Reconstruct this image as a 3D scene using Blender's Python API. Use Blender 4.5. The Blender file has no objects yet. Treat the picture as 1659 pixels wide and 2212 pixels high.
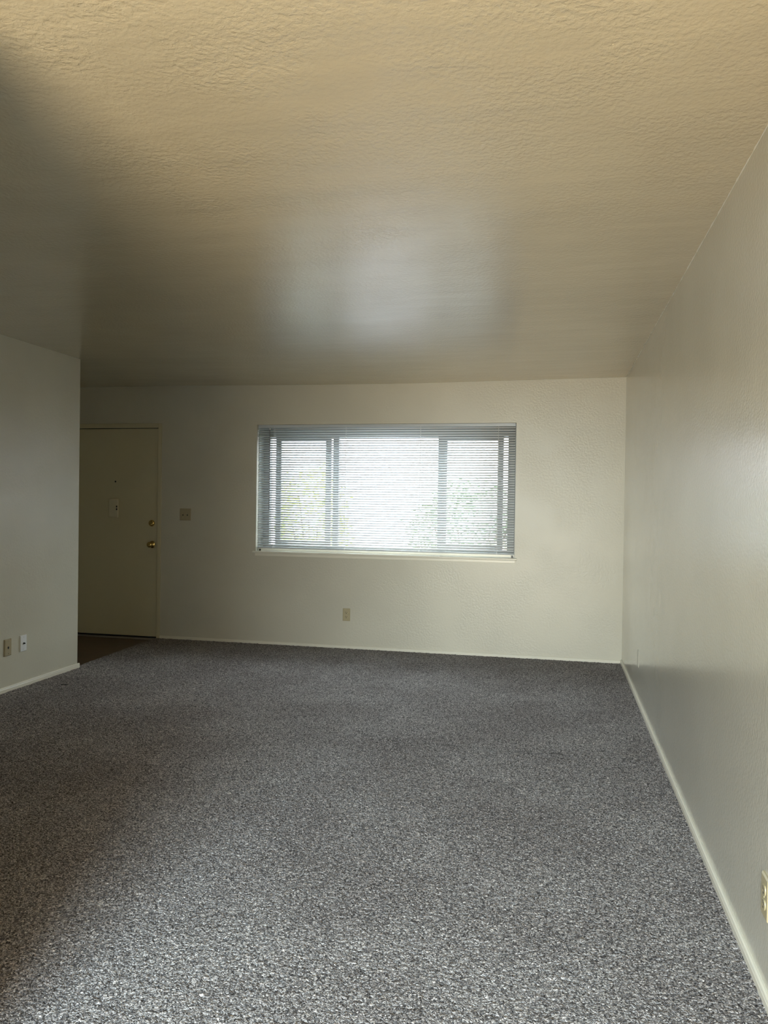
import bpy, bmesh, math, random
import numpy as np
from mathutils import Vector, Matrix, noise

S = bpy.context.scene
COL = S.collection
PI = math.pi

# ------------------------------------------------------------------ camera
CAM_Z = 1.3341
F_PX, YAW, PITCH, ROLL = 1688.082, 0.2142, -0.0106, 0.0144
cam_d = bpy.data.cameras.new('camera')
cam = bpy.data.objects.new('camera', cam_d)
COL.objects.link(cam)
cy, sy = math.cos(YAW), math.sin(YAW)
cp, sp = math.cos(PITCH), math.sin(PITCH)
fw = Vector((-sy * cp, cy * cp, sp))
rt = Vector((cy, sy, 0))
up = rt.cross(fw)
r2 = rt * math.cos(ROLL) + up * math.sin(ROLL)
u2 = up * math.cos(ROLL) - rt * math.sin(ROLL)
m = Matrix((r2, u2, -fw)).transposed().to_4x4()
m.translation = Vector((0, 0, CAM_Z))
cam.matrix_world = m
cam_d.sensor_fit = 'HORIZONTAL'
cam_d.sensor_width = 36.0
cam_d.lens = F_PX / 1659.0 * 36.0
cam_d.clip_start = 0.05
cam_d.clip_end = 200
S.camera = cam

# ------------------------------------------------------------------ view, world, lights
S.view_settings.view_transform = 'Standard'
S.view_settings.look = 'None'
S.view_settings.gamma = 1.0
S.view_settings.exposure = 0.0
S.view_settings.use_curve_mapping = False
S.cycles.use_denoising = True
S.cycles.max_bounces = 10
S.cycles.diffuse_bounces = 6
S.cycles.glossy_bounces = 4
S.cycles.transparent_max_bounces = 12
S.cycles.sample_clamp_indirect = 6.0
S.cycles.caustics_reflective = False
S.cycles.caustics_refractive = False

SKY = (0.86, 0.93, 1.0)
SKY_STRENGTH = 13.5
w = bpy.data.worlds.new('sky')
S.world = w
w.use_nodes = True
wn, wl = w.node_tree.nodes, w.node_tree.links
wn['Background'].inputs['Color'].default_value = (*SKY, 1)
wn['Background'].inputs['Strength'].default_value = SKY_STRENGTH


def area_light(name, loc, direction, sx, sz, power, color, portal=False):
    d = bpy.data.lights.new(name, 'AREA')
    d.shape = 'RECTANGLE'
    d.size, d.size_y = sx, sz
    d.energy = power
    d.color = color
    if portal:
        d.cycles.is_portal = True
    o = bpy.data.objects.new(name, d)
    o.location = loc
    o.rotation_euler = Vector(direction).to_track_quat('-Z', 'Y').to_euler()
    COL.objects.link(o)
    return o


# daylight that comes in through the glazed patio door behind the camera:
# cool light from the high sky, warm light thrown back by the sunlit patio and its fence
area_light('patio_sky_light', (-0.68, -3.2, 2.55), (0, 1, -0.25), 1.75, 1.3, 800, (0.63, 0.88, 1.0))
area_light('patio_ground_light', (-0.68, -2.7, 0.25), (0, 0.55, 1), 1.7, 1.3, 370, (1.0, 0.77, 0.42))
area_light('patio_door_portal', (-0.65, -1.62, 1.03), (0, 1, 0), 1.7, 2.06, 1, (1, 1, 1), portal=True)
# the front window, as the way in for the sky light
area_light('front_window_portal', (-1.54, 7.22, 1.47), (0, -1, 0), 2.6, 1.4, 1, (1, 1, 1), portal=True)

# ------------------------------------------------------------------ room numbers (metres)
D = 6.938      # back wall
XR = 0.584     # right wall
XL = -3.671    # left wall face
YL = 5.53      # end of left wall (entry nook behind it)
XE = -4.85     # far side of entry nook
YB = -1.5      # wall behind the camera
H = 2.44
WT = 0.21
OW = (-2.743, -0.333, 0.873, 2.060)   # window opening
OD = (-4.662, -3.752, -0.025, 2.037)  # door opening


# ------------------------------------------------------------------ materials
def mat(name, color, rough=0.5, metal=0.0, spec=0.5):
    mt = bpy.data.materials.new(name)
    mt.use_nodes = True
    b = mt.node_tree.nodes['Principled BSDF']
    b.inputs['Base Color'].default_value = (*color, 1)
    b.inputs['Roughness'].default_value = rough
    b.inputs['Metallic'].default_value = metal
    b.inputs['Specular IOR Level'].default_value = spec
    return mt


def N(mt, typ, **kw):
    n = mt.node_tree.nodes.new(typ)
    for k, v in kw.items():
        if k in n.inputs:
            n.inputs[k].default_value = v
        else:
            setattr(n, k, v)
    return n


def L(mt, a, b):
    mt.node_tree.links.new(a, b)


def coords(mt, scale=(1, 1, 1), rot=(0, 0, 0)):
    t = N(mt, 'ShaderNodeTexCoord')
    mp = N(mt, 'ShaderNodeMapping')
    mp.inputs['Scale'].default_value = scale
    mp.inputs['Rotation'].default_value = rot
    L(mt, t.outputs['Object'], mp.inputs['Vector'])
    return mp.outputs['Vector']


def ramp(mt, src, stops):
    r = N(mt, 'ShaderNodeValToRGB')
    el = r.color_ramp.elements
    while len(el) < len(stops):
        el.new(0.5)
    for e, (p, c) in zip(el, stops):
        e.position = p
        e.color = (*c, 1) if len(c) == 3 else c
    L(mt, src, r.inputs['Fac'])
    return r.outputs['Color']


def paint(name, color, rough, peel, dist, stretch=(1, 1, 1), wave=0.0, coat=0.0, grain=1.0, patch=0.25):
    """semi-gloss paint over sprayed drywall texture"""
    mt = mat(name, color, rough)
    b = mt.node_tree.nodes['Principled BSDF']
    b.inputs['Coat Weight'].default_value = coat
    b.inputs['Coat Roughness'].default_value = rough * 0.78
    v = coords(mt, stretch)
    n1 = N(mt, 'ShaderNodeTexNoise', Scale=62.0 * grain, Detail=3.0, Roughness=0.55)
    L(mt, v, n1.inputs['Vector'])
    n2 = N(mt, 'ShaderNodeTexNoise', Scale=150.0 * grain, Detail=2.0, Roughness=0.6)
    L(mt, v, n2.inputs['Vector'])
    rp = ramp(mt, n1.outputs['Fac'], [(0.38, (0, 0, 0)), (0.62, (1, 1, 1))])
    mx = N(mt, 'ShaderNodeMix', data_type='FLOAT')
    mx.inputs[0].default_value = 0.25
    L(mt, rp, mx.inputs[2])
    L(mt, n2.outputs['Fac'], mx.inputs[3])
    # patches where the spray coat was thicker or thinner
    n3 = N(mt, 'ShaderNodeTexNoise', Scale=3.2, Detail=2.0)
    L(mt, v, n3.inputs['Vector'])
    am = N(mt, 'ShaderNodeMapRange')
    am.inputs['From Min'].default_value = 0.38
    am.inputs['From Max'].default_value = 0.6
    am.inputs['To Min'].default_value = patch
    am.inputs['To Max'].default_value = 1.0
    L(mt, n3.outputs['Fac'], am.inputs['Value'])
    ml = N(mt, 'ShaderNodeMath', operation='MULTIPLY')
    L(mt, mx.outputs[0], ml.inputs[0])
    L(mt, am.outputs['Result'], ml.inputs[1])
    bp = N(mt, 'ShaderNodeBump')
    bp.inputs['Strength'].default_value = peel
    bp.inputs['Distance'].default_value = dist
    L(mt, ml.outputs[0], bp.inputs['Height'])
    out = bp.outputs['Normal']
    if wave > 0:
        n4 = N(mt, 'ShaderNodeTexNoise', Scale=1.0, Detail=2.0)
        L(mt, coords(mt, (1.6, 5.5, 3.0)), n4.inputs['Vector'])
        b2 = N(mt, 'ShaderNodeBump')
        b2.inputs['Strength'].default_value = 1.0
        b2.inputs['Distance'].default_value = wave
        L(mt, n4.outputs['Fac'], b2.inputs['Height'])
        L(mt, out, b2.inputs['Normal'])
        out = b2.outputs['Normal']
    L(mt, out, b.inputs['Normal'])
    # faint unevenness of the paint itself
    n5 = N(mt, 'ShaderNodeTexNoise', Scale=1.7, Detail=3.0)
    L(mt, v, n5.inputs['Vector'])
    c2 = tuple(c * 0.94 for c in color)
    cc = ramp(mt, n5.outputs['Fac'], [(0.35, c2), (0.65, color)])
    L(mt, cc, b.inputs['Base Color'])
    return mt


CREAM = (0.592, 0.568, 0.478)
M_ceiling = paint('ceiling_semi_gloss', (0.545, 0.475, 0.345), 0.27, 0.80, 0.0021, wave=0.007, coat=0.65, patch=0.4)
M_wall = paint('wall_paint', CREAM, 0.36, 0.45, 0.0016)
M_wall_right = paint('wall_paint_textured', CREAM, 0.26, 0.75, 0.0014, coat=0.8, grain=1.5, patch=0.6)
M_unseen_dark = mat('unseen_wall_dark', (0.30, 0.25, 0.18), 0.5)  # dark tone given to the unseen walls to cut bounce light
M_trim = mat('trim_paint', (0.76, 0.73, 0.63), 0.32)
M_door = mat('door_paint', (0.58, 0.53, 0.37), 0.40)
M_dark = mat('gap_shade_black', (0.012, 0.011, 0.010), 0.8)
M_brass = mat('polished_brass', (0.66, 0.47, 0.16), 0.20, 1.0)
M_black = mat('black_plastic', (0.012, 0.012, 0.014), 0.4)
M_ivory = mat('ivory_plastic', (0.43, 0.375, 0.235), 0.35)
M_almond = mat('almond_plastic', (0.40, 0.34, 0.22), 0.38)
M_white_pl = mat('white_plastic', (0.80, 0.82, 0.84), 0.3)
M_white_metal = mat('blind_enamel', (0.90, 0.90, 0.91), 0.33)
_b = M_white_metal.node_tree.nodes['Principled BSDF']
_t = M_white_metal.node_tree.nodes.new('ShaderNodeBsdfTranslucent')
_t.inputs['Color'].default_value = (0.86, 0.92, 0.96, 1)
_m = M_white_metal.node_tree.nodes.new('ShaderNodeMixShader')
_m.inputs[0].default_value = 0.22
_o = [n for n in M_white_metal.node_tree.nodes if n.type == 'OUTPUT_MATERIAL'][0]
M_white_metal.node_tree.links.new(_b.outputs[0], _m.inputs[1])
M_white_metal.node_tree.links.new(_t.outputs[0], _m.inputs[2])
M_white_metal.node_tree.links.new(_m.outputs[0], _o.inputs[0])
M_rail = mat('blind_rail_enamel', (0.50, 0.53, 0.56), 0.36)
M_cord = mat('white_cord', (0.85, 0.85, 0.85), 0.8)
M_wand = mat('backlit_dark_plastic', (0.16, 0.15, 0.16), 0.25)  # the clear wand's backlit darkness is put into its colour
M_frame = mat('window_frame_metal', (0.27, 0.29, 0.285), 0.45)
M_screw = mat('screw_metal', (0.75, 0.73, 0.68), 0.25, 1.0)
M_threshold = mat('threshold_metal', (0.42, 0.40, 0.36), 0.35, 0.6)
M_chime = mat('chime_plastic', (0.62, 0.57, 0.42), 0.45)
M_bark = mat('bark', (0.16, 0.11, 0.07), 0.9)

M_glass = bpy.data.materials.new('window_glass')
M_glass.use_nodes = True
g = M_glass.node_tree
g.nodes.clear()
go = g.nodes.new('ShaderNodeOutputMaterial')
gm = g.nodes.new('ShaderNodeMixShader')
gt = g.nodes.new('ShaderNodeBsdfTransparent')
gt.inputs['Color'].default_value = (0.96, 0.98, 0.97, 1)
gg = g.nodes.new('ShaderNodeBsdfGlossy')
gg.inputs['Roughness'].default_value = 0.02
gf = g.nodes.new('ShaderNodeLayerWeight')      # Schlick reflectance, the same on both faces of the pane
gf.inputs['Blend'].default_value = 0.5
gp = g.nodes.new('ShaderNodeMath')
gp.operation = 'POWER'
gp.inputs[1].default_value = 5.0
ga = g.nodes.new('ShaderNodeMath')
ga.operation = 'MULTIPLY_ADD'
ga.inputs[1].default_value = 0.9
ga.inputs[2].default_value = 0.04
g.links.new(gf.outputs['Facing'], gp.inputs[0])
g.links.new(gp.outputs[0], ga.inputs[0])
g.links.new(ga.outputs[0], gm.inputs[0])
g.links.new(gt.outputs[0], gm.inputs[1])
g.links.new(gg.outputs[0], gm.inputs[2])
g.links.new(gm.outputs[0], go.inputs[0])


def carpet_material():
    mt = mat('speckled_grey_carpet', (0.3, 0.3, 0.3), 0.95, 0, 0.12)
    b = mt.node_tree.nodes['Principled BSDF']
    v = coords(mt)
    # wobble the coordinates so that the yarn tips are bent, not round
    nz = N(mt, 'ShaderNodeTexNoise', Scale=70.0, Detail=2.0)
    L(mt, v, nz.inputs['Vector'])
    mixv = N(mt, 'ShaderNodeMix', data_type='VECTOR')
    mixv.inputs[0].default_value = 0.022
    L(mt, v, mixv.inputs[4])
    L(mt, nz.outputs['Color'], mixv.inputs[5])
    vec = mixv.outputs[1]
    vo = N(mt, 'ShaderNodeTexVoronoi', Scale=205.0)
    L(mt, vec, vo.inputs['Vector'])
    sep = N(mt, 'ShaderNodeSeparateColor')
    L(mt, vo.outputs['Color'], sep.inputs[0])
    cells = ramp(mt, sep.outputs[0], [(0.0, (0.095, 0.090, 0.093)), (0.25, (0.20, 0.190, 0.195)),
                                      (0.55, (0.39, 0.375, 0.38)), (0.82, (0.52, 0.495, 0.495)), (1.0, (0.68, 0.65, 0.64))])
    n2 = N(mt, 'ShaderNodeTexNoise', Scale=165.0, Detail=3.0, Roughness=0.7)
    L(mt, v, n2.inputs['Vector'])
    fine = ramp(mt, n2.outputs['Fac'], [(0.36, (0.30, 0.30, 0.30)), (0.64, (1.55, 1.55, 1.55))])
    mul = N(mt, 'ShaderNodeMix', data_type='RGBA', blend_type='MULTIPLY')
    mul.inputs[0].default_value = 1.0
    L(mt, cells, mul.inputs[6])
    L(mt, fine, mul.inputs[7])
    # soft traffic and vacuum marks in the pile
    n3 = N(mt, 'ShaderNodeTexNoise', Scale=1.7, Detail=3.0, Roughness=0.5)
    L(mt, coords(mt, (1, 1, 1)), n3.inputs['Vector'])
    big = ramp(mt, n3.outputs['Fac'], [(0.38, (0.87, 0.83, 0.81)), (0.62, (1.05, 1.02, 1.00))])
    mul2 = N(mt, 'ShaderNodeMix', data_type='RGBA', blend_type='MULTIPLY')
    mul2.inputs[0].default_value = 1.0
    L(mt, mul.outputs[2], mul2.inputs[6])
    L(mt, big, mul2.inputs[7])
    L(mt, mul2.outputs[2], b.inputs['Base Color'])
    bp = N(mt, 'ShaderNodeBump')
    bp.inputs['Strength'].default_value = 0.9
    bp.inputs['Distance'].default_value = 0.006
    ad = N(mt, 'ShaderNodeMath', operation='SUBTRACT')
    L(mt, n2.outputs['Fac'], ad.inputs[0])
    L(mt, vo.outputs['Distance'], ad.inputs[1])
    L(mt, ad.outputs[0], bp.inputs['Height'])
    L(mt, bp.outputs['Normal'], b.inputs['Normal'])
    return mt


def plank_material():
    mt = mat('dark_wood_planks', (0.07, 0.04, 0.025), 0.38)
    b = mt.node_tree.nodes['Principled BSDF']
    v = coords(mt, (1, 1, 1))
    br = N(mt, 'ShaderNodeTexBrick')
    br.inputs['Color1'].default_value = (0.085, 0.045, 0.026, 1)
    br.inputs['Color2'].default_value = (0.055, 0.031, 0.019, 1)
    br.inputs['Mortar'].default_value = (0.015, 0.010, 0.008, 1)
    br.inputs['Scale'].default_value = 1.0
    br.inputs['Mortar Size'].default_value = 0.0015
    br.inputs['Brick Width'].default_value = 1.2
    br.inputs['Row Height'].default_value = 0.15
    L(mt, v, br.inputs['Vector'])
    n = N(mt, 'ShaderNodeTexNoise', Scale=6.0, Detail=6.0)
    L(mt, coords(mt, (1.5, 22, 1)), n.inputs['Vector'])
    gr = ramp(mt, n.outputs['Fac'], [(0.3, (0.6, 0.6, 0.6)), (0.7, (1.3, 1.3, 1.3))])
    mul = N(mt, 'ShaderNodeMix', data_type='RGBA', blend_type='MULTIPLY')
    mul.inputs[0].default_value = 1.0
    L(mt, br.outputs['Color'], mul.inputs[6])
    L(mt, gr, mul.inputs[7])
    L(mt, mul.outputs[2], b.inputs['Base Color'])
    return mt


def noisy(name, c1, c2, scale, rough=0.9):
    mt = mat(name, c1, rough, 0, 0.2)
    b = mt.node_tree.nodes['Principled BSDF']
    n = N(mt, 'ShaderNodeTexNoise', Scale=scale, Detail=4.0)
    L(mt, coords(mt), n.inputs['Vector'])
    L(mt, ramp(mt, n.outputs['Fac'], [(0.35, c1), (0.65, c2)]), b.inputs['Base Color'])
    return mt


M_carpet = carpet_material()
M_plank = plank_material()
M_paving = noisy('pale_paving', (0.33, 0.37, 0.42), (0.40, 0.44, 0.48), 2.0)
M_leaf = noisy('yellow_green_leaves', (0.34, 0.38, 0.08), (0.55, 0.56, 0.20), 9.0, 0.6)
M_leaf_dark = noisy('deep_green_leaves', (0.12, 0.17, 0.09), (0.24, 0.28, 0.17), 9.0, 0.6)
M_stucco = noisy('pale_stucco', (0.70, 0.62, 0.65), (0.76, 0.68, 0.70), 3.0)


# ------------------------------------------------------------------ mesh helpers
def obj(name, bm, material, parent=None, smooth=False, auto=False):
    me = bpy.data.meshes.new(name)
    bmesh.ops.recalc_face_normals(bm, faces=bm.faces)
    bm.to_mesh(me)
    bm.free()
    for p in me.polygons:
        p.use_smooth = smooth
    me.materials.append(material)
    o = bpy.data.objects.new(name, me)
    COL.objects.link(o)
    if parent:
        o.parent = parent
    return o


def add_box(bm, x0, x1, y0, y1, z0, z1, bevel=0.0, seg=2):
    r = bmesh.ops.create_cube(bm, size=1.0)
    vs = r['verts']
    for v in vs:
        v.co = Vector(((x0 + x1) / 2 + v.co.x * (x1 - x0), (y0 + y1) / 2 + v.co.y * (y1 - y0), (z0 + z1) / 2 + v.co.z * (z1 - z0)))
    if bevel > 0:
        es = list({e for v in vs for e in v.link_edges})
        bmesh.ops.bevel(bm, geom=es, offset=bevel, segments=seg, affect='EDGES', profile=0.5)
    return bm


def box(*a, **k):
    return add_box(bmesh.new(), *a, **k)


def add_lathe(bm, profile, n=24, mtx=None):
    """profile: list of (radius, height); spun about +Z then moved by mtx"""
    mtx = mtx or Matrix.Identity(4)
    rings = []
    for r, h in profile:
        if r < 1e-6:
            rings.append([bm.verts.new(mtx @ Vector((0, 0, h)))])
        else:
            rings.append([bm.verts.new(mtx @ Vector((r * math.cos(2 * PI * k / n), r * math.sin(2 * PI * k / n), h))) for k in range(n)])
    for a, b in zip(rings, rings[1:]):
        for k in range(n):
            k2 = (k + 1) % n
            if len(a) == 1 and len(b) == 1:
                continue
            if len(a) == 1:
                bm.faces.new((a[0], b[k], b[k2]))
            elif len(b) == 1:
                bm.faces.new((a[k], b[0], a[k2]))
            else:
                bm.faces.new((a[k], b[k], b[k2], a[k2]))
    return bm


def lathe(profile, n=24, mtx=None):
    return add_lathe(bmesh.new(), profile, n, mtx)


def sweep_profile(bm, pts, axis, a0, a1):
    """extrude a closed 2D profile along x ('x') or y ('y'); pts are (other, z)"""
    def P(q, t):
        return Vector((t, q[0], q[1])) if axis == 'x' else Vector((q[0], t, q[1]))
    A = [bm.verts.new(P(q, a0)) for q in pts]
    B = [bm.verts.new(P(q, a1)) for q in pts]
    n = len(pts)
    for k in range(n):
        bm.faces.new((A[k], A[(k + 1) % n], B[(k + 1) % n], B[k]))
    bm.faces.new(A)
    bm.faces.new(list(reversed(B)))
    return bm


def thing(name, label, cat, loc=(0, 0, 0), group=None, kind=None):
    o = bpy.data.objects.new(name, None)
    COL.objects.link(o)
    o.location = loc
    o.empty_display_size = 0.05
    o['label'] = label
    if cat:
        o['category'] = cat
    if group:
        o['group'] = group
    if kind:
        o['kind'] = kind
    return o


def tag(o, label=None, cat=None, group=None, kind=None):
    for k, v in (('label', label), ('category', cat), ('group', group), ('kind', kind)):
        if v:
            o[k] = v
    return o


# ------------------------------------------------------------------ floor
def carpet_mesh():
    """cut-pile carpet: a slab topped by a fine uneven pile (finer where it lies near)"""
    rs = np.random.RandomState(7)
    V, Fq = [], []
    base = 0

    def grid(x0, x1, y0, y1, step, amp):
        nonlocal base
        nx, ny = int(round((x1 - x0) / step)), int(round((y1 - y0) / step))
        xs = np.linspace(x0, x1, nx + 1)
        ys = np.linspace(y0, y1, ny + 1)
        X, Y = np.meshgrid(xs, ys)
        r = rs.rand(ny + 1, nx + 1)
        p = np.pad(r, 1, mode='edge')
        sm = (p[1:-1, 1:-1] * 2 + p[:-2, 1:-1] + p[2:, 1:-1] + p[1:-1, :-2] + p[1:-1, 2:]) / 6
        Z = (sm - 0.5) * amp
        inner = (X > x0 + 1e-6) & (X < x1 - 1e-6) & (Y > y0 + 1e-6) & (Y < y1 - 1e-6)
        X = X + np.where(inner, (rs.rand(*X.shape) - 0.5) * step * 0.7, 0)
        Y = Y + np.where(inner, (rs.rand(*X.shape) - 0.5) * step * 0.7, 0)
        idx = np.arange((ny + 1) * (nx + 1)).reshape(ny + 1, nx + 1)
        q = np.stack([idx[:-1, :-1], idx[:-1, 1:], idx[1:, 1:], idx[1:, :-1]], -1).reshape(-1, 4)
        P_ = np.stack([X, Y, Z], -1).reshape(-1, 3)
        c = P_[q].mean(1)
        t = np.clip((D - c[:, 1]) / (D - YL), 0, 1)
        seam = -3.757 + 0.052 * t + (rs.rand(len(c)) - 0.5) * 0.008
        keep = np.where(c[:, 1] > YL - 0.01, c[:, 0] > seam, c[:, 0] > XL - 0.004)
        Fq.append(q[keep] + base)
        V.append(P_)
        base += len(P_)

    grid(XL - 0.01, XR, 1.45, 4.3, 0.0036, 0.009)
    grid(-3.765, XR, 4.3, D, 0.0056, 0.010)
    slab = np.array([(XL, YB, -0.004), (XR, YB, -0.004), (XR, 1.45, -0.004), (XL, 1.45, -0.004),
                     (XL, 1.45, -0.02), (XR, 1.45, -0.02), (XR, D, -0.02), (-3.75, D, -0.02), (-3.70, YL, -0.02), (XL, YL, -0.02)], float)
    V.append(slab)
    V = np.concatenate(V)
    Fq = np.concatenate(Fq)
    me = bpy.data.meshes.new('floor')
    nq = len(Fq)
    polys = [list(range(base, base + 4)), list(range(base + 4, base + 10))]
    loops = np.concatenate([Fq.reshape(-1), np.array(polys[0] + polys[1])]).astype(np.int32)
    starts = np.concatenate([np.arange(nq) * 4, [nq * 4, nq * 4 + 4]]).astype(np.int32)
    me.vertices.add(len(V))
    me.vertices.foreach_set('co', V.astype(np.float32).reshape(-1))
    me.loops.add(len(loops))
    me.loops.foreach_set('vertex_index', loops)
    me.polygons.add(len(starts))
    me.polygons.foreach_set('loop_start', starts)
    me.polygons.foreach_set('use_smooth', np.ones(len(starts), bool))
    me.update(calc_edges=True)
    me.validate()
    me.materials.append(M_carpet)
    o = bpy.data.objects.new('floor', me)
    COL.objects.link(o)
    return o


tag(carpet_mesh(), 'speckled grey wall to wall carpet', None, None, 'structure')
tag(obj('floor', box(XE, XL - 0.03, YL, D, -0.06, -0.021), M_plank), 'dark brown wood plank floor in the entry nook', None, None, 'structure')


# ------------------------------------------------------------------ ceiling
def sag(x, y):
    pts = [(-5, 0.0), (-4.3, 0.004), (-2.8, -0.008), (-2.1, -0.016), (-1.175, -0.019), (0.0, -0.006), (0.584, 0), (1, 0)]
    for (a, va), (b, vb) in zip(pts, pts[1:]):
        if a <= x <= b:
            v = va + (vb - va) * (x - a) / (b - a)
            break
    else:
        v = 0
    t = max(0.0, min(1.0, (y - 3.2) / (D - 3.2)))
    return v * t * t * (3 - 2 * t)


def ceiling_mesh():
    bm = bmesh.new()
    nx, ny = 48, 72
    x0, x1, y0, y1 = XE - 0.1, XR + 0.15, YB - WT, D + WT
    g = [[bm.verts.new((x0 + (x1 - x0) * i / nx, y0 + (y1 - y0) * j / ny, 0)) for i in range(nx + 1)] for j in range(ny + 1)]
    for row in g:
        for v in row:
            v.co.z = H + sag(v.co.x, min(v.co.y, D))
    for j in range(ny):
        for i in range(nx):
            bm.faces.new((g[j][i], g[j + 1][i], g[j + 1][i + 1], g[j][i + 1]))
    # hardened paint drips
    for (x, y, r) in [(-0.98, 1.70, .0012), (-0.93, 1.72, .0015), (-1.08, 2.08, .0013), (-1.36, 2.22, .0012), (-1.12, 2.45, .001), (-1.25, 2.95, .0012), (0.12, 1.95, .0015), (0.3, 2.4, .0015), (-1.35, 3.1, .001)]:
        bmesh.ops.create_icosphere(bm, subdivisions=2, radius=r, matrix=Matrix.Translation((x, y, H - r * 0.3)))
    return bm


tag(obj('ceiling', ceiling_mesh(), M_ceiling, smooth=True), None, None, None, 'structure')
tag(obj('roof', box(XE - 0.5, XR + 0.5, YB - 0.3, D + 0.22, H + 0.06, H + 0.2), M_stucco), None, None, None, 'structure')


# ------------------------------------------------------------------ walls
def wall_back_mesh():
    bm = bmesh.new()
    x0, x1 = XE - 0.1, XR + 0.15
    y0, y1 = D, D + WT
    t = H + 0.06
    add_box(bm, x0, OD[0], y0, y1, -0.06, t)
    add_box(bm, OD[0], OD[1], y0, y1, OD[3], t)
    add_box(bm, OD[1], OW[0], y0, y1, -0.06, t)
    add_box(bm, OW[0], OW[1], y0, y1, -0.06, OW[2] - 0.02)
    add_box(bm, OW[0], OW[1], y0, y1, OW[3], t)
    add_box(bm, OW[1], x1, y0, y1, -0.06, t)
    return bm


tag(obj('wall_back', wall_back_mesh(), M_wall), None, None, None, 'structure')
tag(obj('wall_right', box(XR, XR + WT, YB - WT, D, -0.06, H + 0.06), M_wall_right), None, None, None, 'structure')
bm = box(XE, XL, YB, YL, -0.06, H + 0.05)
es = [e for e in bm.edges if all(abs(v.co.x - XL) < 1e-4 and abs(v.co.y - YL) < 1e-4 for v in e.verts)]
bmesh.ops.bevel(bm, geom=es, offset=0.008, segments=4, affect='EDGES', profile=0.5)
tag(obj('wall_left', bm, M_wall), None, None, None, 'structure')
tag(obj('wall_entry', box(XE - 0.1, XE, YB, D, -0.06, H + 0.06), M_wall), None, None, None, 'structure')
# partition beside the camera: it throws the soft shade over the left of the ceiling and the carpet
tag(obj('wall_partition', box(XL, -1.285, 1.20, 1.33, -0.03, H + 0.05), M_unseen_dark), None, None, None, 'structure')
bm = bmesh.new()
add_box(bm, XE - 0.1, -1.50, YB - WT, YB, -0.06, H + 0.06)
add_box(bm, 0.20, XR, YB - WT, YB, -0.06, H + 0.06)
add_box(bm, -1.50, 0.20, YB - WT, YB, 2.08, H + 0.06)
tag(obj('wall_rear', bm, M_unseen_dark), None, None, None, 'structure')


# uneven bead of caulk along the ceiling line of the right wall
bm = bmesh.new()
rn_ = random.Random(4)
ringp = None
yy = 1.2
while yy < D:
    rr = 0.0017 + rn_.uniform(-0.0009, 0.0010)
    zc = H + sag(XR, yy)
    ring = [bm.verts.new((XR - rr * a_, yy, zc - rr * b_)) for a_, b_ in ((0, 0), (0, 1.6), (0.6, 1.2), (1.2, 0.6), (1.6, 0))]
    if ringp:
        for k in range(5):
            bm.faces.new((ringp[k], ringp[(k + 1) % 5], ring[(k + 1) % 5], ring[k]))
    ringp = ring
    yy += 0.03
tag(obj('trim_1', bm, M_wall), None, None, None, 'structure')

# ------------------------------------------------------------------ baseboards
def base_profile(d, sign, h=0.034, t=0.012):
    """small moulding: flat face, rounded bead on top"""
    s = sign
    return [(d, -0.03), (d + s * t, -0.03), (d + s * t, h - 0.014), (d + s * t * 0.86, h - 0.011), (d + s * t * 0.95, h - 0.007),
            (d + s * t * 0.8, h - 0.002), (d + s * t * 0.45, h), (d, h)]


tag(obj('baseboard_back', sweep_profile(bmesh.new(), base_profile(D, -1, 0.025), 'x', -3.716, XR), M_trim), None, None, None, 'structure')
tag(obj('baseboard_right', sweep_profile(bmesh.new(), base_profile(XR, -1, 0.034), 'y', YB, D - 0.012), M_trim), None, None, None, 'structure')
tag(obj('baseboard_left', sweep_profile(bmesh.new(), base_profile(XL, 1, 0.036), 'y', 1.33, YL + 0.010), M_trim), None, None, None, 'structure')

# ------------------------------------------------------------------ front door
door = thing('door_1', 'plain cream entry door with brass hardware', None, (-4.207, D, 0), None, 'structure')


def P(parent, name, bm, material, smooth=False, label=None):
    """part: mesh written in world metres, re-based on its parent's place"""
    o = obj(name, bm, material, None, smooth)
    o.parent = parent
    root = parent
    off = Vector((0, 0, 0))
    while root:
        off += root.location
        root = root.parent
    o.data.transform(Matrix.Translation(-off))
    if label:
        o['label'] = label
    return o


gap = 0.0035
slab = P(door, 'door_slab', box(OD[0] + gap, OD[1] - gap - 0.002, D + 0.006, D + 0.045, 0.009, OD[3] - 0.006, bevel=0.0015), M_door)
bm = bmesh.new()   # casing on the wall
CW = 0.036
add_box(bm, OD[1], OD[1] + CW, D - 0.012, D, -0.02, OD[3] + 0.044, bevel=0.003)
add_box(bm, OD[0] - CW, OD[0], D - 0.012, D, -0.02, OD[3] + 0.044, bevel=0.003)
add_box(bm, OD[0], OD[1], D - 0.012, D, OD[3], OD[3] + 0.044, bevel=0.003)
P(door, 'door_casing', bm, M_door)
bm = bmesh.new()  # near-black fill behind the slab, painting the shade in its gaps
add_box(bm, OD[0], OD[1], D + 0.048, D + WT, -0.06, OD[3])
P(door, 'door_gap_fill', bm, M_dark)
P(door, 'threshold', box(OD[0] + 0.001, OD[1] - 0.001, D - 0.014, D + 0.047, -0.022, -0.008, bevel=0.003), M_threshold, label='worn metal threshold strip')

into = Matrix.Rotation(PI / 2, 4, 'X')     # local +Z points out of the wall, towards the room (-Y)


def at(x, y, z):
    return Matrix.Translation((x, y, z)) @ into


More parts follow.
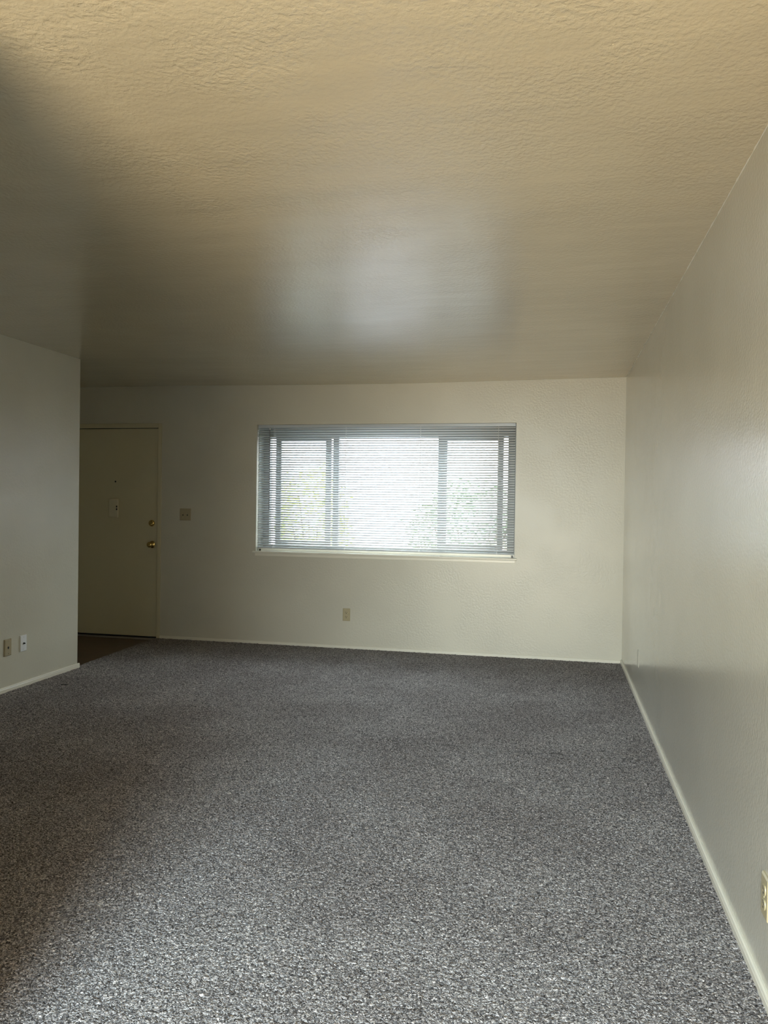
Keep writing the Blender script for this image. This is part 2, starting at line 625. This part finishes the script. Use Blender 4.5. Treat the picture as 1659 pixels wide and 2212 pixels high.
fy = D + 0.006
dk = P(door, 'deadbolt', lathe([(0, 0.0), (0.031, 0.0), (0.0315, 0.004), (0.029, 0.012), (0.022, 0.017), (0.012, 0.019), (0, 0.0195)], 32, at(-3.818, fy, 1.112)), M_brass, True, 'brass deadbolt plate')
bm = box(-0.019, 0.019, -0.004, 0.004, 0.017, 0.033, bevel=0.0035)
bm.transform(at(-3.818, fy, 1.112) @ Matrix.Rotation(0.12, 4, 'Z'))
P(dk, 'thumb_turn', bm, M_brass, True)
kb = P(door, 'doorknob', lathe([(0, 0), (0.034, 0), (0.0345, 0.003), (0.032, 0.008), (0.022, 0.012), (0.013, 0.015), (0.011, 0.022), (0.0115, 0.030)], 32, at(-3.812, fy, 0.905)), M_brass, True, 'brass knob rose')
P(kb, 'knob', lathe([(0.0115, 0.028), (0.016, 0.033), (0.0245, 0.040), (0.0275, 0.049), (0.0265, 0.058), (0.021, 0.065), (0.012, 0.068), (0.008, 0.0672), (0, 0.067)], 32, at(-3.812, fy, 0.905)), M_brass, True)
P(kb, 'lock_button', lathe([(0, 0.066), (0.004, 0.066), (0.004, 0.071), (0, 0.072)], 16, at(-3.812, fy, 0.905)), M_brass, True)
pp = P(door, 'peephole', lathe([(0, 0), (0.0085, 0), (0.0085, 0.003), (0.006, 0.004), (0.005, 0.001), (0, 0.001)], 20, at(-4.214, fy, 1.514)), M_black, True, 'tiny dark peephole')
bm = bmesh.new()
add_box(bm, OD[1] - 0.006, OD[1] - 0.001, D + 0.001, D + 0.008, 0.87, 0.94)
P(door, 'strike_plate', bm, M_brass)

# chime box screwed to the door
cx0, cx1, cz0, cz1 = -4.272, -4.172, 1.162, 1.345
chime = thing('door_chime', 'cream plastic chime box with two black buttons fixed to the entry door', 'door chime', ((cx0 + cx1) / 2, fy, cz0))
P(chime, 'housing', box(cx0, cx1, fy - 0.030, fy, cz0, cz1, bevel=0.010, seg=4), M_chime, True)
P(chime, 'front_panel', box(cx0 + 0.010, cx0 + 0.064, fy - 0.0335, fy - 0.028, cz0 + 0.010, cz1 - 0.010, bevel=0.002), M_chime)
for z in (1.243, 1.269):
    P(chime, 'button', box(-4.186, -4.174, fy - 0.036, fy - 0.028, z - 0.009, z + 0.009, bevel=0.002), M_black, False, 'small black button')

# ------------------------------------------------------------------ window
win = thing('window_1', 'wide three light sliding window behind the blind', None, (-1.538, D, OW[2]), None, 'structure')
WY = 7.11          # plane of the frame's room side
bm = bmesh.new()
add_box(bm, OW[0], -2.675, WY, WY + 0.06, OW[2] - 0.02, OW[3])
add_box(bm, -0.410, OW[1], WY, WY + 0.06, OW[2] - 0.02, OW[3])
add_box(bm, -2.675, -0.410, WY, WY + 0.06, 1.955, OW[3])
add_box(bm, -2.675, -0.410, WY, WY + 0.06, OW[2] - 0.02, 0.925)
add_box(bm, -2.044, -1.989, WY, WY + 0.055, 0.925, 1.955)
add_box(bm, -1.045, -0.999, WY, WY + 0.055, 0.925, 1.955)
for x0_, x1_ in ((OW[0], OW[0] + 0.006), (OW[1] - 0.006, OW[1])):   # dark liners added to darken the reveal behind the blind ends
    add_box(bm, x0_, x1_, D + 0.052, WY, OW[2], OW[3])
P(win, 'window_frame', bm, M_frame)


def sash(x0, x1, y, z0=0.925, z1=1.955, w=0.052):
    bm = bmesh.new()
    add_box(bm, x0, x0 + w, y, y + 0.025, z0, z1)
    add_box(bm, x1 - w, x1, y, y + 0.025, z0, z1)
    add_box(bm, x0 + w, x1 - w, y, y + 0.025, z0, z0 + 0.035)
    add_box(bm, x0 + w, x1 - w, y, y + 0.025, z1 - 0.030, z1)
    s = P(win, 'sash', bm, M_frame)
    P(s, 'glass', box(x0 + w, x1 - w, y + 0.010, y + 0.013, z0 + 0.035, z1 - 0.030), M_glass)
    return s


sash(-2.616, -2.067, WY + 0.004)
sash(-1.015, -0.452, WY + 0.004)
P(win, 'glass', box(-1.989, -1.045, WY + 0.038, WY + 0.041, 0.925, 1.955), M_glass)
P(win, 'glass', box(-2.675, -2.044, WY + 0.044, WY + 0.047, 0.925, 1.955), M_glass)
P(win, 'glass', box(-0.999, -0.410, WY + 0.044, WY + 0.047, 0.925, 1.955), M_glass)
bm = bmesh.new()    # stool with rounded nose, then apron
add_box(bm, OW[0], OW[1], D, WY, 0.853, 0.873)
add_box(bm, OW[0] + 0.006, OW[1] - 0.006, D + 0.055, D + 0.075, 0.873, 0.897)
sweep_profile(bm, [(D, 0.853), (D, 0.873), (D - 0.016, 0.873), (D - 0.022, 0.871), (D - 0.025, 0.866), (D - 0.025, 0.859), (D - 0.022, 0.854), (D - 0.016, 0.852)], 'x', -2.765, -0.313)
P(win, 'window_sill', bm, M_trim)
P(win, 'apron', box(-2.745, -0.328, D - 0.011, D, 0.828, 0.853, bevel=0.002), M_trim)

# ------------------------------------------------------------------ venetian blind
BY = D + 0.030      # middle of the blind
bx0, bx1 = OW[0] + 0.006, OW[1] - 0.008
blind = thing('venetian_blind', 'white metal mini blind lowered over the wide front window', 'window blind', (-1.538, BY, 0.90))
bm = bmesh.new()
hp = [(BY - 0.013, 2.032), (BY - 0.013, 2.047), (BY - 0.0145, 2.050), (BY - 0.0145, 2.058), (BY + 0.013, 2.058), (BY + 0.013, 2.032)]
sweep_profile(bm, hp, 'x', bx0, bx1)
P(blind, 'headrail', bm, M_rail)
NS = 50
z_top, z_bot = 2.021, 0.9310
TILT = math.radians(38)


def slat_into(bm, z, dz):
    n = 6
    half, arc = 0.0125, 0.0036
    pts = []
    for k in range(n + 1):
        t = -1 + 2 * k / n
        y, zz = t * half, arc * (1 - t * t)
        # room side (-y) lower
        yr = y * math.cos(TILT) - zz * math.sin(TILT)
        zr = y * math.sin(TILT) + zz * math.cos(TILT)
        pts.append((BY + yr, z + zr))
    th = 0.0003
    prof = pts + [(a, b - th) for a, b in reversed(pts)]
    A = [bm.verts.new((bx0 + 0.001, q[0], q[1] + dz[0])) for q in prof]
    Mid = [bm.verts.new(((bx0 + bx1) / 2, q[0], q[1] + dz[1])) for q in prof]
    B = [bm.verts.new((bx1 - 0.001, q[0], q[1] + dz[2])) for q in prof]
    m_ = len(prof)
    for U, V in ((A, Mid), (Mid, B)):
        for k in range(m_):
            bm.faces.new((U[k], U[(k + 1) % m_], V[(k + 1) % m_], V[k]))
    for k in range(n):
        bm.faces.new((A[k], A[k + 1], A[m_ - 2 - k], A[m_ - 1 - k]))
        bm.faces.new((B[k], B[k + 1], B[m_ - 2 - k], B[m_ - 1 - k]))


rnd = random.Random(3)
bm = bmesh.new()
for k in range(NS):
    z = z_top + (z_bot - z_top) * k / (NS - 1)
    j = rnd.uniform(-0.0007, 0.0007)
    slat_into(bm, z, (j, rnd.uniform(-0.0005, 0.0005), -j))
P(blind, 'slats', bm, M_white_metal, True)
P(blind, 'bottom_rail', box(bx0, bx1, BY - 0.012, BY + 0.012, 0.8985, 0.9125, bevel=0.003), M_rail, True)
for x in (-2.578, -1.882, -1.187, -0.489):
    bm = bmesh.new()
    for s, r in ((-1, 0.0013), (1, 0.0010)):
        add_lathe(bm, [(r, 0.905), (r, 2.036)], 8, Matrix.Translation((x, BY + s * 0.0128, 0)))
    for k in range(NS):
        z = z_top + (z_bot - z_top) * k / (NS - 1)
        add_box(bm, x - 0.0022, x + 0.0022, BY - 0.0150, BY - 0.0115, z - 0.0085, z - 0.0025, bevel=0.001, seg=1)
    P(blind, 'ladder_cord', bm, M_cord)
    P(blind, 'rail_clip', box(x - 0.006, x + 0.006, BY - 0.0135, BY - 0.011, 0.9035, 0.9085, bevel=0.001), M_white_pl)
wd = P(blind, 'tilt_wand', lathe([(0, 1.262), (0.0042, 1.264), (0.0040, 1.30), (0.0032, 1.31), (0.0032, 2.012), (0, 2.014)], 6, Matrix.Translation((-2.616, BY - 0.024, 0))), M_wand, False, 'thin tilt wand, coloured dark as if backlit')
P(wd, 'hook', lathe([(0.0015, 2.008), (0.0015, 2.036), (0, 2.037)], 8, Matrix.Translation((-2.616, BY - 0.022, 0))), M_screw)
for x in (bx0 + 0.030, bx1 - 0.014):
    bm = bmesh.new()
    add_box(bm, x - 0.008, x + 0.008, BY - 0.010, BY - 0.007, 0.874, 0.892)
    add_box(bm, x - 0.004, x + 0.004, BY - 0.016, BY - 0.004, 0.880, 0.886)
    P(blind, 'hold_down_bracket', bm, M_black, False, 'small black hold down bracket')


# ------------------------------------------------------------------ wall plates
def plate_frame(x, y, z, rz):
    """local x = along the wall, local z = up, local -y = into the room"""
    return Matrix.Translation((x, y, z)) @ Matrix.Rotation(rz, 4, 'Z')


def wall_plate(name, label, cat, x, y, z, rz, material, w=0.070, h=0.115, t=0.0065, group=None):
    r = thing(name, label, cat, (x, y, z), group)
    r.rotation_euler = (0, 0, rz)
    bm = bmesh.new()
    # bevelled face plate: back rectangle wider than the front one
    b = 0.004
    A = [bm.verts.new((sx * w / 2, 0, sz * h / 2)) for sx, sz in ((-1, -1), (1, -1), (1, 1), (-1, 1))]
    A2 = [bm.verts.new((sx * w / 2, -t * 0.45, sz * h / 2)) for sx, sz in ((-1, -1), (1, -1), (1, 1), (-1, 1))]
    B = [bm.verts.new((sx * (w / 2 - b), -t, sz * (h / 2 - b))) for sx, sz in ((-1, -1), (1, -1), (1, 1), (-1, 1))]
    for U, V in ((A, A2), (A2, B)):
        for k in range(4):
            bm.faces.new((U[k], U[(k + 1) % 4], V[(k + 1) % 4], V[k]))
    bm.faces.new(B)
    bm.faces.new(list(reversed(A)))
    obj('cover_plate', bm, material, r)
    return r


def screw(parent, x, z, t, material=M_screw, r=0.0032):
    bm = lathe([(0, 0), (r, 0), (r * 0.9, 0.0012), (0, 0.0016)], 14, Matrix.Translation((x, -t, z)) @ into)
    add_box(bm, x - r * 0.8, x + r * 0.8, -t - 0.0019, -t - 0.0014, z - 0.0004, z + 0.0004)
    return obj('screw', bm, material, parent)


def receptacle(parent, z, t, material):
    # rounded face with flat top and bottom
    bm = bmesh.new()
    n = 28
    ring = []
    for k in range(n):
        a = 2 * PI * k / n
        ring.append((0.0172 * math.cos(a), max(-0.0143, min(0.0143, 0.0172 * math.sin(a)))))
    A = [bm.verts.new((q[0], -t + 0.0005, z + q[1])) for q in ring]
    B = [bm.verts.new((q[0] * 0.97, -t - 0.0022, z + q[1] * 0.97)) for q in ring]
    for k in range(n):
        bm.faces.new((A[k], A[(k + 1) % n], B[(k + 1) % n], B[k]))
    bm.faces.new(B)
    bm.faces.new(list(reversed(A)))
    f = obj('receptacle', bm, material, parent)
    bm = bmesh.new()
    y0, y1 = -t - 0.0026, -t - 0.0018
    add_box(bm, -0.0078, -0.0050, y0, y1, z - 0.0015, z + 0.0085)
    add_box(bm, 0.0050, 0.0074, y0, y1, z - 0.0005, z + 0.0075)
    add_lathe(bm, [(0, 0), (0.0034, 0), (0.0034, 0.0008), (0, 0.0008)], 14, Matrix.Translation((0, y1, z - 0.0085)) @ into)
    obj('slots', bm, M_black, f)


def outlet(label, x, y, z, rz, material, t=0.0065, group='duplex outlets'):
    r = wall_plate('wall_outlet', label, 'electrical outlet', x, y, z, rz, material, t=t, group=group)
    receptacle(r, 0.0195, t, material)
    receptacle(r, -0.0195, t, material)
    screw(r, 0, 0, t, material)
    return r


outlet('ivory outlet on the back wall, low under the window', -1.848, D, 0.310, 0, M_ivory)
RW = -PI / 2      # on the right wall the room side is -x
outlet('ivory outlet on the right wall, cut by the photo edge', XR, 2.292, 0.279, RW, M_ivory, t=0.008)
bp_ = wall_plate('blank_plate', 'cream painted-over cover plate on the right wall near the far corner', 'wall plate', XR, 5.635, 0.292, RW, M_wall, t=0.0025)

sw = wall_plate('light_switch', 'dull beige double light switch on the wall beside the entry door', 'light switch', -3.463, D, 1.204, 0, M_almond, w=0.115, h=0.115)
for dx in (-0.023, 0.023):
    bm = box(dx - 0.0052, dx + 0.0052, -0.0072, -0.0064, -0.0122, 0.0122)
    sl = obj('toggle_slot', bm, M_black, sw)
    bm = box(-0.0044, 0.0044, -0.0135, 0.0, -0.0045, 0.0045, bevel=0.0012)
    bm.transform(Matrix.Translation((dx, -0.0062, 0.002)) @ Matrix.Rotation(-0.55, 4, 'X'))
    obj('toggle', bm, M_almond, sl)
    screw(sw, dx, 0.030, 0.0065, M_screw, 0.003)
    screw(sw, dx, -0.030, 0.0065, M_screw, 0.003)

LW = PI / 2       # on the left wall the room side is +x


def jack_shape(parent, t, kind):
    if kind == 'phone':
        bm = box(-0.0075, 0.0075, -t - 0.0012, -t + 0.001, -0.0065, 0.0065, bevel=0.001)
        add_box(bm, -0.004, 0.004, -t - 0.0012, -t, -0.010, -0.0060)
        obj('jack_opening', bm, M_black, parent)
    else:
        bm = lathe([(0, 0), (0.0070, 0), (0.0070, 0.003), (0.0048, 0.003), (0.0048, 0.011), (0.0034, 0.011), (0.0034, 0.006), (0, 0.006)], 18, Matrix.Translation((0, -t, 0)) @ into)
        obj('coax_connector', bm, M_black, parent, True)


pj = wall_plate('phone_jack', 'tan phone jack plate low on the left wall, nearer the photo edge', 'wall plate', XL, 4.709, 0.305, LW, M_almond, t=0.009)
jack_shape(pj, 0.009, 'phone')
screw(pj, 0, 0.042, 0.009, M_almond)
screw(pj, 0, -0.042, 0.009, M_screw, 0.0036)
cj = wall_plate('cable_jack', 'white cable jack plate low on the left wall, right of the tan plate', 'wall plate', XL, 4.869, 0.307, LW, M_white_pl, t=0.009)
jack_shape(cj, 0.009, 'coax')
screw(cj, 0, 0.042, 0.009, M_white_pl)
screw(cj, 0, -0.042, 0.009, M_white_pl)

# a dark thread lying on the carpet
bm = bmesh.new()
pts = [Vector((-3.44 + 0.055 * t, 4.98 + 0.01 * math.sin(3 * t), 0.003)) for t in [k / 6 for k in range(7)]]
for a, b in zip(pts, pts[1:]):
    d = (b - a)
    mt_ = Matrix.Translation(a) @ d.to_track_quat('Z', 'Y').to_matrix().to_4x4()
    add_lathe(bm, [(0, 0), (0.0022, 0), (0.0022, d.length), (0, d.length)], 6, mt_)
tag(obj('thread', bm, M_black), 'short dark thread on the carpet by the left wall', 'thread')

# ------------------------------------------------------------------ outside the front window
tag(obj('ground', box(-14, 12, -16, 22, -0.30, -0.12), M_paving), None, None, None, 'structure')


def shrub(name, label, x, y, w, h, mat_leaf, n, seed):
    r = thing(name, label, 'shrub', (x, y, -0.12))
    rn = random.Random(seed)
    bm = bmesh.new()
    for k in range(5):
        a = 2 * PI * k / 5 + rn.random()
        top = Vector((math.cos(a) * w * 0.35, math.sin(a) * w * 0.3, h * rn.uniform(0.6, 0.85)))
        m_ = top.to_track_quat('Z', 'Y').to_matrix().to_4x4()
        add_lathe(bm, [(0.018, 0), (0.008, top.length)], 7, m_)
    obj('stem', bm, M_bark, r)
    bm = bmesh.new()
    for k in range(n):
        u, v_, q = rn.uniform(-1, 1), rn.uniform(0, 2 * PI), rn.uniform(0.45, 1.0) ** 0.5
        s = math.sqrt(1 - u * u)
        nn = 1 + 0.22 * noise.noise(Vector((s * math.cos(v_) * 2, s * math.sin(v_) * 2, u * 2 + seed)))
        c = Vector((w * 0.5 * s * math.cos(v_) * q * nn, w * 0.45 * s * math.sin(v_) * q * nn, h * 0.56 + h * 0.42 * u * q * nn))
        L_ = rn.uniform(0.035, 0.07)
        W_ = L_ * 0.42
        rot = Matrix.Rotation(rn.uniform(0, 2 * PI), 4, 'Z') @ Matrix.Rotation(rn.uniform(-1.1, 1.1), 4, 'X') @ Matrix.Rotation(rn.uniform(-0.8, 0.8), 4, 'Y')
        q4 = [Vector((0, 0, 0)), Vector((W_, L_ * 0.5, 0.006)), Vector((0, L_, 0)), Vector((-W_, L_ * 0.5, 0.006))]
        vs = [bm.verts.new(c + rot @ p_) for p_ in q4]
        bm.faces.new((vs[0], vs[1], vs[2]))
        bm.faces.new((vs[0], vs[2], vs[3]))
    obj('foliage', bm, mat_leaf, r)
    return r


shrub('shrub', 'yellow-green shrub seen through the left part of the blind', -2.95, 9.4, 1.0, 1.95, M_leaf, 2600, 1)
shrub('shrub', 'wide darker green shrub seen through the right part of the blind', -0.95, 9.6, 1.7, 1.80, M_leaf_dark, 4200, 2)

# the house across the yard, glimpsed between the slats
nb = thing('neighbouring_house', 'pale pinkish stucco house glimpsed through the gaps of the window blind', 'house', (-3.0, 13.0, -0.12))
bm = bmesh.new()
add_box(bm, -11.0, 5.5, 13.0, 18.0, -0.12, 2.75)
P(nb, 'wall', bm, M_stucco)
bm = bmesh.new()
sweep_profile(bm, [(12.6, 2.75), (12.6, 2.87), (15.5, 3.7), (18.4, 2.87), (18.4, 2.75)], 'x', -11.4, 5.9)
P(nb, 'roof', bm, noisy('brown_shingles', (0.24, 0.19, 0.16), (0.32, 0.26, 0.22), 6.0))

S.render.film_transparent = False
